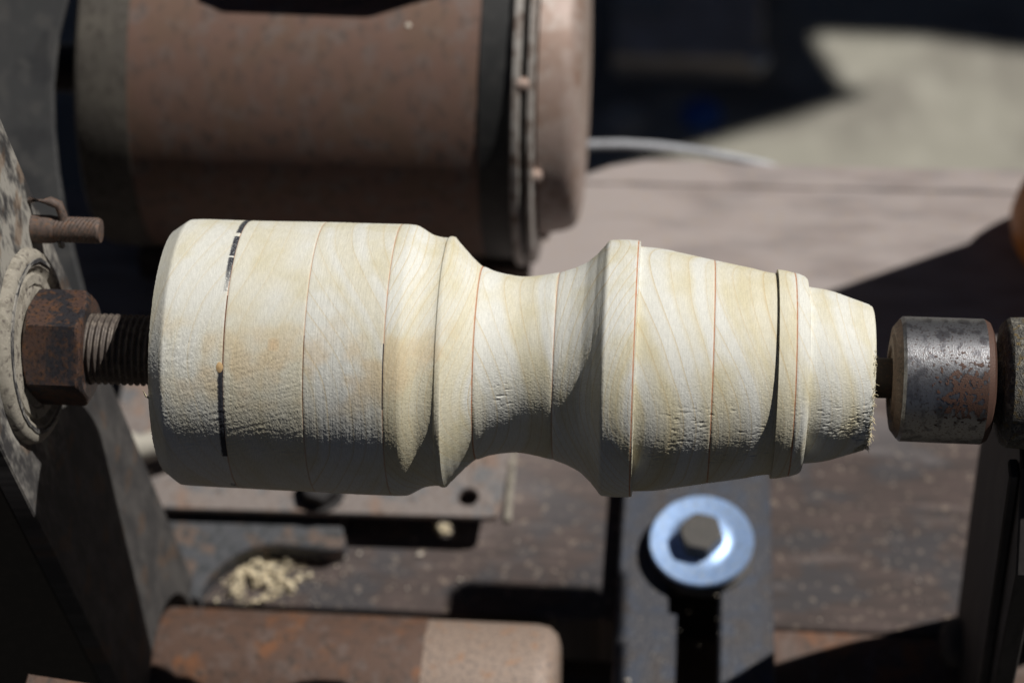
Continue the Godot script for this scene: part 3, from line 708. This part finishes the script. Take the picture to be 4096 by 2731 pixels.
func bed() -> void:
	var p := thing("bed_tube", "rusty round bed tube with a paler speckled end along the bottom of the photo", "tube", Vector3(-90, -220, 7))
	var o := Vector3(0, -190, 6.7)
	part("rusty_length", revolve([Vector2(-168.5, 0), Vector2(-168.5, 25), Vector2(-168.1, 27), Vector2(-167, 28.9), Vector2(-165, 30), Vector2(-82, 30), Vector2(-78, 29.9), Vector2(-75.5, 29.6)], 120, o, Basis(), null, 0.4), M.pipe, p)
	part("paler_end", revolve([Vector2(-78, 29.55), Vector2(-38.5, 29.5), Vector2(-34.5, 28.6), Vector2(-31.8, 26.2), Vector2(-30.7, 23), Vector2(-30.6, 0)], 120, o, Basis(), null, 0.2, Vector2(0, 1), 40), M.pipe_pale, p)  # end length in a paler, speckled colour
	var q := thing("dark_bed_tube", "dark bed tube passing under the slotted bar to the tailstock foot", "tube", Vector3(40, -250, -12))
	part("tube_body", revolve([Vector2(27.4, 0), Vector2(27.4, 27.5), Vector2(28.0, 28), Vector2(190, 28), Vector2(190, 0)], 120, Vector3(0, -223.6, -26), Basis(), null, 0.4), M.pipe, q)
	var r := thing("angle_iron", "rusty steel plate with a round hole, lying under the wood blank", "steel plate", Vector3(-120, -195, -90))
	var outline := [Vector2(-200, -62.2), Vector2(-60, -64.0), Vector2(-56.6, -64.6), Vector2(-55.4, -66.6), Vector2(-53.3, -92), Vector2(-50.5, -150), Vector2(-66.9, -150)]
	# the hole is reached by a hair-wide cut from the back edge
	var poly := outline.duplicate()
	for k in 25:
		var a := PI * 1.5 + TAU * k / 24.0
		poly.append(Vector2(-67.1 + 3.7 * cos(a) + (0.02 if k == 0 else (-0.02 if k == 24 else 0.0)), -72.4 + 3.7 * sin(a)))
	poly.append(Vector2(-67.3, -150)); poly.append(Vector2(-200, -150))
	part("flange", prism(poly, -182.4, -179.6, 0.3), M.plate, r)
	part("web", box(Vector3(-200, -195, -149.8), Vector3(-51, -182.5, -145), 0.3), M.plate_edge, r)
	part("seam_dust", box(Vector3(-54.6, -195, -108), Vector3(-52.2, -193.4, -72), 0.5), M.dust, r)
	var b := thing("hooked_steel_plate", "blue-grey steel plate with a curved notch holding sawdust", "steel plate", Vector3(-140, -195, -60))
	part("plate", prism([Vector2(-200, -110), Vector2(-112, -110), Vector2(-111.6, -59.5), Vector2(-110.6, -57.8), Vector2(-110.1, -55.6), Vector2(-110.9, -53), Vector2(-113, -51.9), Vector2(-116, -51.7), Vector2(-124.3, -52.4), Vector2(-133.8, -53), Vector2(-139, -52.4), Vector2(-143.5, -51.2), Vector2(-148.8, -48.2), Vector2(-153, -44.2), Vector2(-156.9, -38.8), Vector2(-158.9, -33.7), Vector2(-159.3, -29.5), Vector2(-200, -29.5)], -194.9, -186, 0.8), M.blue_plate, b)
	var db := thing("black_bolt_head", "black bolt head on the rusty plate just under the wood's lower edge", "bolt", Vector3(-119.5, -176, -70))
	part("head", hexagon(0, 6, 12.5, 0.3, 0, Vector3(-120, -179.5, -71.5), Basis(Vector3(0, 1, 0), Vector3(0, 0, 1), Vector3(1, 0, 0))), M.black_iron, db)
	part("washer", revolve([Vector2(0, 0), Vector2(0, 8.6), Vector2(0.8, 8.6), Vector2(0.8, 6)], 40, Vector3(-120, -179.57, -71.5), Basis(Vector3(0, 1, 0), Vector3(0, 0, 1), Vector3(1, 0, 0))), M.black_iron, db)

func slotted_bar() -> void:
	var t := thing("slotted_bar", "dark steel bar with an open slot, clamped across the bench by a washer", "tool rest base", Vector3(15, -195, -30))
	part("bar", prism([Vector2(-11.4, -110), Vector2(40.4, -112), Vector2(44.6, 60), Vector2(23.8, 60), Vector2(23.4, -46), Vector2(21, -51), Vector2(15, -53.5), Vector2(9, -51), Vector2(5.6, -46), Vector2(5.8, -31.8), Vector2(8.8, -31.2), Vector2(9.1, 60), Vector2(-13.6, 60)], -192.6, -185, 0.9), M.slot_bar, t)
	part("liner", box(Vector3(5.9, -192.5, -31), Vector3(8.6, -188, 60), 0.3), M.plate_edge, t)
	var y := Basis(Vector3(0, 1, 0), Vector3(0, 0, 1), Vector3(1, 0, 0))
	var lean := Basis(Vector3(0, 0, 1), 0.05) * Basis(Vector3(1, 0, 0), 0.03) * y
	var c := Vector3(16.9, -185, -57.0)
	var w2 := thing("lower_washer", "dull washer under the bright zinc washer on the slotted bar", "washer", c)
	part("ring", revolve([Vector2(0.2, 6), Vector2(0.2, 18.0), Vector2(0.5, 18.3), Vector2(1.8, 18.3), Vector2(2.1, 18.0), Vector2(2.1, 6)], 96, c, y), M.bolt_grey, w2)
	var sp := thing("washer_spacer", "dark spacer ring between the two washers on the slotted bar", "spacer", c)
	part("ring", revolve([Vector2(2.15, 5), Vector2(2.15, 13), Vector2(5.6, 13), Vector2(5.6, 5)], 60, c, y), M.black_iron, sp)
	var w1 := thing("zinc_washer", "bright bluish zinc washer under the bolt head on the slotted bar", "washer", c + Vector3(0, 6, 0))
	part("ring", revolve([Vector2(5.7, 4.6), Vector2(5.7, 17.6), Vector2(6.2, 18.3), Vector2(7.4, 18.4), Vector2(8.0, 17.9), Vector2(7.9, 16), Vector2(7.55, 12), Vector2(7.45, 9.6), Vector2(7.9, 8.6), Vector2(7.9, 4.6)], 120, c, lean, null, 0.12), M.zinc, w1)
	var bo := thing("clamp_bolt", "grey hex bolt head in the middle of the zinc washer", "bolt", c + Vector3(0, 8, 0))
	part("head", hexagon(8.0, 14.2, 13.8, 0.22, 0, c, lean, 0.97), M.bolt_grey, bo)
	part("shank", revolve([Vector2(-9, 0), Vector2(-9, 4.4), Vector2(8, 4.4)], 24, c, lean), M.bolt_grey, bo)

func motor() -> void:
	var t := thing("electric_motor", "rusty cylindrical electric motor lying behind the wood blank", "motor", Vector3(-130, -195, -215))
	var o := Vector3(0, -115, -215)
	part("end_bell", revolve([Vector2(-209, 0), Vector2(-209, 60), Vector2(-208.6, 63.5), Vector2(-207.4, 65.2), Vector2(-205, 65.7), Vector2(-189.6, 65.7), Vector2(-189.6, 60)], 160, o, Basis(), null, 0.3), M.bell, t)
	var sh := part("shell", revolve([Vector2(-189.5, 65.3), Vector2(-66.2, 65.3), Vector2(-66.2, 60)], 160, o, Basis(), null, 0.5), M.motor, t)
	part("band", revolve([Vector2(-66.1, 65.8), Vector2(-55.2, 65.8)], 160, o, Basis(), null, 0.2), M.band, t)
	part("rim", revolve([Vector2(-55.1, 64), Vector2(-55.1, 67.6), Vector2(-54.4, 68.3), Vector2(-52.4, 68.3), Vector2(-51.7, 67.6), Vector2(-51.7, 63)], 160, o, Basis(), null, 0.3), M.rim, t)
	part("groove", revolve([Vector2(-51.8, 63.5), Vector2(-49.6, 63.5)], 160, o), M.band, t)
	part("rim", revolve([Vector2(-49.7, 63), Vector2(-49.7, 66.6), Vector2(-49.2, 67.2), Vector2(-48.0, 67.2), Vector2(-47.5, 66.4), Vector2(-47.2, 58)], 160, o, Basis(), null, 0.3), M.rim, t)
	part("end_cap", revolve([Vector2(-47.4, 55), Vector2(-46.5, 56.5), Vector2(-37.5, 54.8), Vector2(-34.4, 53.4), Vector2(-32.6, 50.5), Vector2(-31.6, 46), Vector2(-31.2, 40), Vector2(-30.8, 20), Vector2(-30.6, 0)], 160, o, Basis(), null, 0.15, Vector2(0, 1), 40), M.cap, t)
	for k in 4:
		var a := deg_to_rad([46.0, 13.0, 146.0, -60.0][k])
		var r: float = [66.3, 59.0, 60.0, 60.0][k]
		var c := o + Vector3([-51.0, -46.6, -46.6, -46.6][k], r * sin(a), r * cos(a))
		part("cap_bolt", revolve([Vector2(-2, 2.6), Vector2(1.2, 2.6), Vector2(2.2, 1.9), Vector2(2.6, 0)], 20, c, Basis(), null, 0.4), M.cap, t)
	# black box riding on the upper side of the shell
	var a0 := deg_to_rad(77.0)
	var q := Transform3D(Basis(Vector3(1, 0, 0), Vector3(0, sin(a0), cos(a0)), Vector3(0, cos(a0), -sin(a0)) * -1.0), o)
	part("black_box", prism([Vector2(-140, -0.6), Vector2(-90, -0.2), Vector2(-87, -0.8), Vector2(-66, -8), Vector2(-66, -60), Vector2(-150, -60), Vector2(-150, -4)], 62.0, 88.0, 1.0, q), M.black_iron, t)
	part("foot", box(Vector3(-70, -195, -250), Vector3(-52, -181, -178), 1.0), M.rust_stud, t)
	part("foot", box(Vector3(-205, -195, -250), Vector3(-187, -181, -178), 1.0), M.rust_stud, t)
	part("paint_chip", revolve([Vector2(0, 1.0), Vector2(0.3, 0.7), Vector2(0.35, 0)], 12, o + Vector3(-91.5, 65.3 * sin(deg_to_rad(63)), 65.3 * cos(deg_to_rad(63))), Basis(Vector3(0, sin(deg_to_rad(63)), cos(deg_to_rad(63))), Vector3(1, 0, 0), Vector3(0, cos(deg_to_rad(63)), -sin(deg_to_rad(63))))), M.crumbs, sh)
	part("shaft", revolve([Vector2(-240, 0), Vector2(-240, 9), Vector2(-216, 9)], 32, o), M.dark_pin, t)
	part("shaft_collar", revolve([Vector2(-224, 0), Vector2(-224, 3.2), Vector2(-217, 3.2)], 20, o + Vector3(0, 20, 62)), M.bolt_grey, t)
	var g := thing("belt_guard", "dark grey sheet metal guard left of the motor, behind the upright", "guard", Vector3(-215, -195, -120))
	# outline on a sheet that slopes back, 0.8 up and 0.6 towards the viewer
	var f := Transform3D(Basis(Vector3(1, 0, 0), Vector3(0, 0.8, 0.6), Vector3(0, -0.6, 0.8)), Vector3(0, -60, -120))
	var e := [[-202.4, -168.3], [-202.2, -163.6], [-204.7, -154.1], [-205.8, -140.6], [-205.0, -129.1], [-203.0, -117.6], [-200.6, -108.1], [-197.2, -97.6], [-193.0, -86.1], [-185.8, -73.5]]
	var pl := [Vector2(-201, -90), Vector2(-320, -90), Vector2(-320, 75), Vector2(-184, 75)]
	for k in range(e.size() - 1, -1, -1): pl.append(Vector2(e[k][0], (e[k][1] + 120.0) / 0.8))
	part("sheet", prism(pl, -3, 0, 0.4, f), M.guard, g)
	part("stay", box(Vector3(-300, -195, -110), Vector3(-290, -70, -104), 0.5), M.guard, g)

func small_things() -> void:
	whole("cable", tube([Vector3(-75, -186, -236), Vector3(-58, -194, -252), Vector3(-46, -197.2, -257), Vector3(-34, -196.8, -257), Vector3(-19, -195.6, -257), Vector3(-6, -196.1, -257), Vector3(5, -197.3, -257), Vector3(15, -198.9, -257), Vector3(29, -202, -257), Vector3(40, -205.3, -257), Vector3(50, -211, -257.5), Vector3(60, -225, -259), Vector3(66, -260, -262), Vector3(68, -500, -270)], [2.1, 2.1, 2.1, 2.1, 2.0, 2.0, 1.9, 1.8, 1.7, 1.6, 1.6, 1.6, 1.6, 1.6], 14), M.cable, "light grey cable running from the motor's end cap along the bench's back edge", "cable")
	whole("pale_pipe", tube([Vector3(-206, -166, -86), Vector3(-186, -168, -79), Vector3(-172, -168, -86), Vector3(-160, -168, -100)], 5.4, 20), M.pale_tube, "short pale grey pipe behind the left upright, below the spindle", "pipe")
	var o := thing("orange_bottle", "orange round-bellied bottle with an added dark column to cast shade, cut off by the right edge", "bottle", Vector3(166, -195, -205))
	var y := Basis(Vector3(0, 1, 0), Vector3(0, 0, 1), Vector3(1, 0, 0))
	var c := Vector3(160, -195, -206)
	part("belly", revolve([Vector2(0.1, 0), Vector2(0.1, 20), Vector2(4, 22), Vector2(12, 26.0), Vector2(20, 27.6), Vector2(28, 26.6), Vector2(38, 22.6)], 64, c, y), M.orange, o)
	part("shadow_column", revolve([Vector2(38, 22.3), Vector2(60, 22.8), Vector2(150, 23.5), Vector2(236, 23.5), Vector2(240, 21), Vector2(240, 0)], 64, c, y), M.black_iron, o)  # tall column added for the wide shadow on the bench
	# sawdust
	rng.seed = 4
	var s := Shape.new()
	var gaps := fnl(57, 0.16, 2)
	for k in 2600:
		var a := rng.randf() * TAU
		var q := pow(rng.randf(), 0.62)
		var ctr := Vector2(-147, -40).lerp(Vector2(-133, -46.5), rng.randf())
		var p := ctr + Vector2(cos(a) * 14.0, sin(a) * 8.5) * q
		if p.y < -52.6 + maxf(0.0, (-142.0 - p.x) * 0.95) or p.y > -31.0 or gaps.get_noise_2d(p.x, p.y) < -0.12: continue
		var hgt := 5.5 * (1.0 - q) * rng.randf() * (0.6 + 0.4 * sin(p.x * 0.9) * cos(p.y * 1.1))
		var big := rng.randf() < 0.05
		if big:                                         # a curled shaving
			var mid := Vector3(p.x, -194.0 + hgt, p.y); var w := rng.randf() * TAU; var rr := rng.randf_range(0.5, 1.5)
			var side := Vector3(cos(w + PI / 2), rng.randf_range(-0.3, 0.3), sin(w + PI / 2)) * rng.randf_range(0.25, 0.7)
			var last := mid
			for e in 5:
				var g := -0.4 + 0.75 * e
				var nx := mid + Vector3(cos(w) * cos(g), sin(g) * 0.8 + 0.4, sin(w) * cos(g)) * rr
				if e > 0: s.flat([last - side, last + side, nx + side, nx - side], mid)
				last = nx
		else:
			crumb(s, Vector3(p.x, -194.7 + hgt, p.y), rng.randf_range(0.12, 0.5) * (0.7 + 0.6 * rng.randf()), 0.4)
	whole("sawdust_pile", s, M.chips, "small pile of yellow sawdust in the curved notch of the plate", "sawdust", "stuff")
	var u := Shape.new()
	for k in 34:
		crumb(u, Vector3(-77.2 + rng.randfn(0, 1.4), -194.5 + rng.randf() * 1.2, -67.4 + rng.randfn(0, 1.6)), rng.randf_range(0.6, 1.2), 0.5)
	whole("sawdust_clump", u, M.chips, "lone clump of sawdust sunlit through the hole, in the plate's shadow", "sawdust", "stuff")
	var r := Shape.new()
	for k in [[-83.9, -56.7, 1.3], [-111.3, -54.2, 1.2], [-105.9, -56.0, 1.1], [-68.9, -46.8, 1.0], [-110.7, -46.9, 0.9], [-87.2, -42.3, 0.7], [-117.7, -44.8, 1.0], [-113.5, -50.2, 0.9]]:
		crumb(r, Vector3(k[0], -194.5, k[1]), k[2])
	for k in 260:
		var p := Vector2(rng.randf_range(-130, 150), rng.randf_range(-245, -34))
		if p.y > -100.0 and rng.randf() < 0.45: continue
		crumb(r, Vector3(p.x, -194.8, p.y), rng.randf_range(0.15, 0.55), 0.5)
	for k in 90:
		var q := Vector2(rng.randfn(-128, 14), rng.randfn(-44, 6))
		if q.y < -33.0 and q.y > -51.0 and q.x > -150.0: crumb(r, Vector3(q.x, -194.7, q.y), rng.randf_range(0.2, 0.6), 0.4)
	for k in 40:
		crumb(r, Vector3(rng.randf_range(-12, 43), -184.8, rng.randf_range(-60, -2)), rng.randf_range(0.12, 0.4), 0.5)
	crumb(r, Vector3(-7.2, -184.6, -3.8), 1.6, 0.5)
	crumb(r, Vector3(-183.0, -178.6, -76.5), 1.3, 0.7)
	whole("scattered_crumbs", r, M.crumbs, "pale wood crumbs scattered over the bench and bar", "crumbs", "stuff")
	var bar := thing("rusty_flat_bar", "rusty flat bar end at the bottom left corner", "steel bar", Vector3(-170, -90, 75))
	part("bar", prism([Vector2(-177.5, 69.6), Vector2(-120, 76.4), Vector2(-121.5, 110), Vector2(-180, 104)], -68, -63, 0.5), M.pipe, bar)
	part("hanger", box(Vector3(-178, -240, 92), Vector3(-170, -68.1, 100), 0.6), M.pipe, bar)

func setting() -> void:
	var s := prism([Vector2(-520, -223), Vector2(-50.7, -223), Vector2(-42, -232), Vector2(-34.1, -239.8), Vector2(-23.7, -245.4), Vector2(-9.7, -249.3), Vector2(11.4, -250.2), Vector2(46.6, -248.4), Vector2(90, -249), Vector2(142.9, -250.1), Vector2(520, -254), Vector2(520, -33), Vector2(25, -33), Vector2(25, -62), Vector2(4.5, -62), Vector2(4.5, -33), Vector2(-520, -33)], -225, -195, 0.8)
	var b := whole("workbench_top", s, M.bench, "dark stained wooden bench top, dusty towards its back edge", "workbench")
	part("front_apron", box(Vector3(-520, -330, -60), Vector3(520, -252, -40), 1.0), M.shade_wood, b)
	part("slot_blackout", box(Vector3(-40, -266, -110), Vector3(27, -253, -20), 1.0), M.black_iron, b)  # dark board added to keep the slot black
	var k := thing("bench_trestle", "trestle under the bench top", "trestle", Vector3(0, -895, -140))
	for x in [-480.0, 430.0]:
		part("leg", box(Vector3(x, -895, -230), Vector3(x + 40, -225.2, -190), 1.0), M.shade_wood, k)
		part("leg", box(Vector3(x, -895, -58), Vector3(x + 40, -330.2, -22), 1.0), M.shade_wood, k)
	var g := Shape.new()
	g.flat([Vector3(-6000, -895, -6000), Vector3(6000, -895, -6000), Vector3(6000, -895, 6000), Vector3(-6000, -895, 6000)], Vector3(0, -2000, 0))
	whole("ground", g, M.dark_ground, "ground round the bench, coloured dark to cut bounced light", "", "structure")  # colour kept dark so little sunlight bounces up
	whole("concrete_pad", prism([Vector2(-1500, -420), Vector2(1500, -420), Vector2(1500, -2600), Vector2(-1500, -2600)], -920, -893, 2.0), M.ground, "pale concrete ground in sun and shade behind the bench", "", "structure")
	# unseen roof on posts, added and shaped to shade the ground behind the bench
	var t := thing("added_shade_roof", "added unseen roof behind the bench, shaped to shade the ground", "shade_roof", Vector3(300, -895, -1500))
	var d := Vector2(896, -448)
	part("roof", prism([Vector2(-700, -540) + d, Vector2(43, -886) + d, Vector2(166, -943) + d, Vector2(141, -950) + d, Vector2(118, -1000) + d, Vector2(122, -1014) + d, Vector2(220, -1012) + d, Vector2(420, -980) + d, Vector2(420, -1500) + d, Vector2(-1000, -1500) + d, Vector2(-1000, -540) + d], 505, 530, 1.0), M.shade_wood, t)
	for p in [Vector2(0, -1930), Vector2(1250, -1930), Vector2(-90, -1480)]:
		part("post", box(Vector3(p.x, -895, p.y), Vector3(p.x + 50, 504.8, p.y + 50), 1.0), M.shade_wood, t)
	var c := thing("brown_carton", "blurred grey-brown carton on the shaded ground behind the bench", "carton", Vector3(0, -895, -990))
	part("carton_body", box(Vector3(-48, -895, -1062), Vector3(74, -868, -952), 2.0), M.carton, c)
	part("flap", box(Vector3(-46, -867.8, -1050), Vector3(-4, -864, -1000), 1.0), M.pale_tube, c)
	part("flap", box(Vector3(52, -867.8, -1050), Vector3(70, -866, -970), 1.0), M.carton, c)
	var w := Shape.new()
	revolve([Vector2(0, 0), Vector2(0, 9), Vector2(6, 8), Vector2(9, 4), Vector2(9.5, 0)], 24, Vector3(70, -867.5, -949), Basis(Vector3(0, 1, 0), Vector3(0, 0, 1), Vector3(1, 0, 0)), w)
	whole("white_knob", w, M.cable, "small white round thing at the carton's corner", "knob")
	var bl := Shape.new()
	rng.seed = 8
	revolve([Vector2(0.1, 0), Vector2(0.1, 17), Vector2(5, 16), Vector2(10, 11), Vector2(12, 0)], 24, Vector3(25, -895, -912), Basis(Vector3(0, 1, 0), Vector3(0, 0, 1), Vector3(1, 0, 0)), bl, 6.0)
	whole("blue_rag", bl, M.blue_cloth, "blurred blue rag on the shaded ground behind the cable", "rag")
	var st := Shape.new()
	revolve([Vector2(0.1, 0), Vector2(0.1, 17), Vector2(5, 18), Vector2(9, 12), Vector2(10, 0)], 24, Vector3(-36, -895, -902), Basis(Vector3(0, 1, 0), Vector3(0, 0, 1), Vector3(1, 0, 0)), st, 5.0)
	whole("beige_stone", st, M.pale_tube, "blurred beige stone on the shaded ground beside the motor", "stone")

func _ready() -> void:
	rng.seed = 1
	# camera
	var cam := Camera3D.new()
	cam.name = "camera"
	var lens := CameraAttributesPhysical.new()
	lens.frustum_focal_length = 83.42
	lens.frustum_focus_distance = 0.635
	lens.exposure_aperture = 9.0
	lens.frustum_near = 0.02
	lens.frustum_far = 60.0
	cam.attributes = lens
	cam.fov = 16.374
	cam.near = 0.02
	cam.far = 60.0
	add_child(cam)
	var psi := deg_to_rad(6.0); var pitch := deg_to_rad(53.0); var roll := deg_to_rad(-2.7)
	var fwd := Vector3(-sin(psi) * cos(pitch), -sin(pitch), -cos(psi) * cos(pitch))
	var right := Vector3(cos(psi), 0, -sin(psi))
	var up := right.cross(fwd)
	var r2 := right * cos(roll) + up * sin(roll)
	var u2 := up * cos(roll) - right * sin(roll)
	cam.transform = Transform3D(Basis(r2, u2, -fwd), V(0, 531.9, 390.7))
	cam.current = true
	# sky, exposure
	var we := WorldEnvironment.new()
	var env := Environment.new()
	env.background_mode = Environment.BG_SKY
	var sky := Sky.new()
	var sm := ProceduralSkyMaterial.new()
	sm.sky_top_color = Color(0.33, 0.41, 0.58)
	sm.sky_horizon_color = Color(0.55, 0.62, 0.72)
	sm.sky_curve = 0.2
	sm.ground_bottom_color = Color(0.12, 0.11, 0.1)
	sm.ground_horizon_color = Color(0.3, 0.29, 0.27)
	sm.sun_angle_max = 12.0
	sky.sky_material = sm
	env.sky = sky
	env.background_energy_multiplier = 0.115
	env.tonemap_mode = Environment.TONE_MAPPER_LINEAR
	env.tonemap_exposure = 0.93
	env.sdfgi_enabled = true
	env.ssao_enabled = true
	env.ssil_enabled = true
	we.environment = env
	add_child(we)
	# sun: behind and to the right, high
	var sun := DirectionalLight3D.new()
	sun.name = "sun"
	sun.light_energy = 1.6
	sun.light_color = Color(1.0, 0.98, 0.95)
	sun.light_angular_distance = 0.5
	sun.shadow_enabled = true
	add_child(sun)
	sun.look_at_from_position(Vector3(0.64, 1.0, -0.32), Vector3.ZERO)
	make_materials()
	setting()
	bed()
	motor()
	headstock()
	tailstock()
	slotted_bar()
	turned_blank()
	small_things()
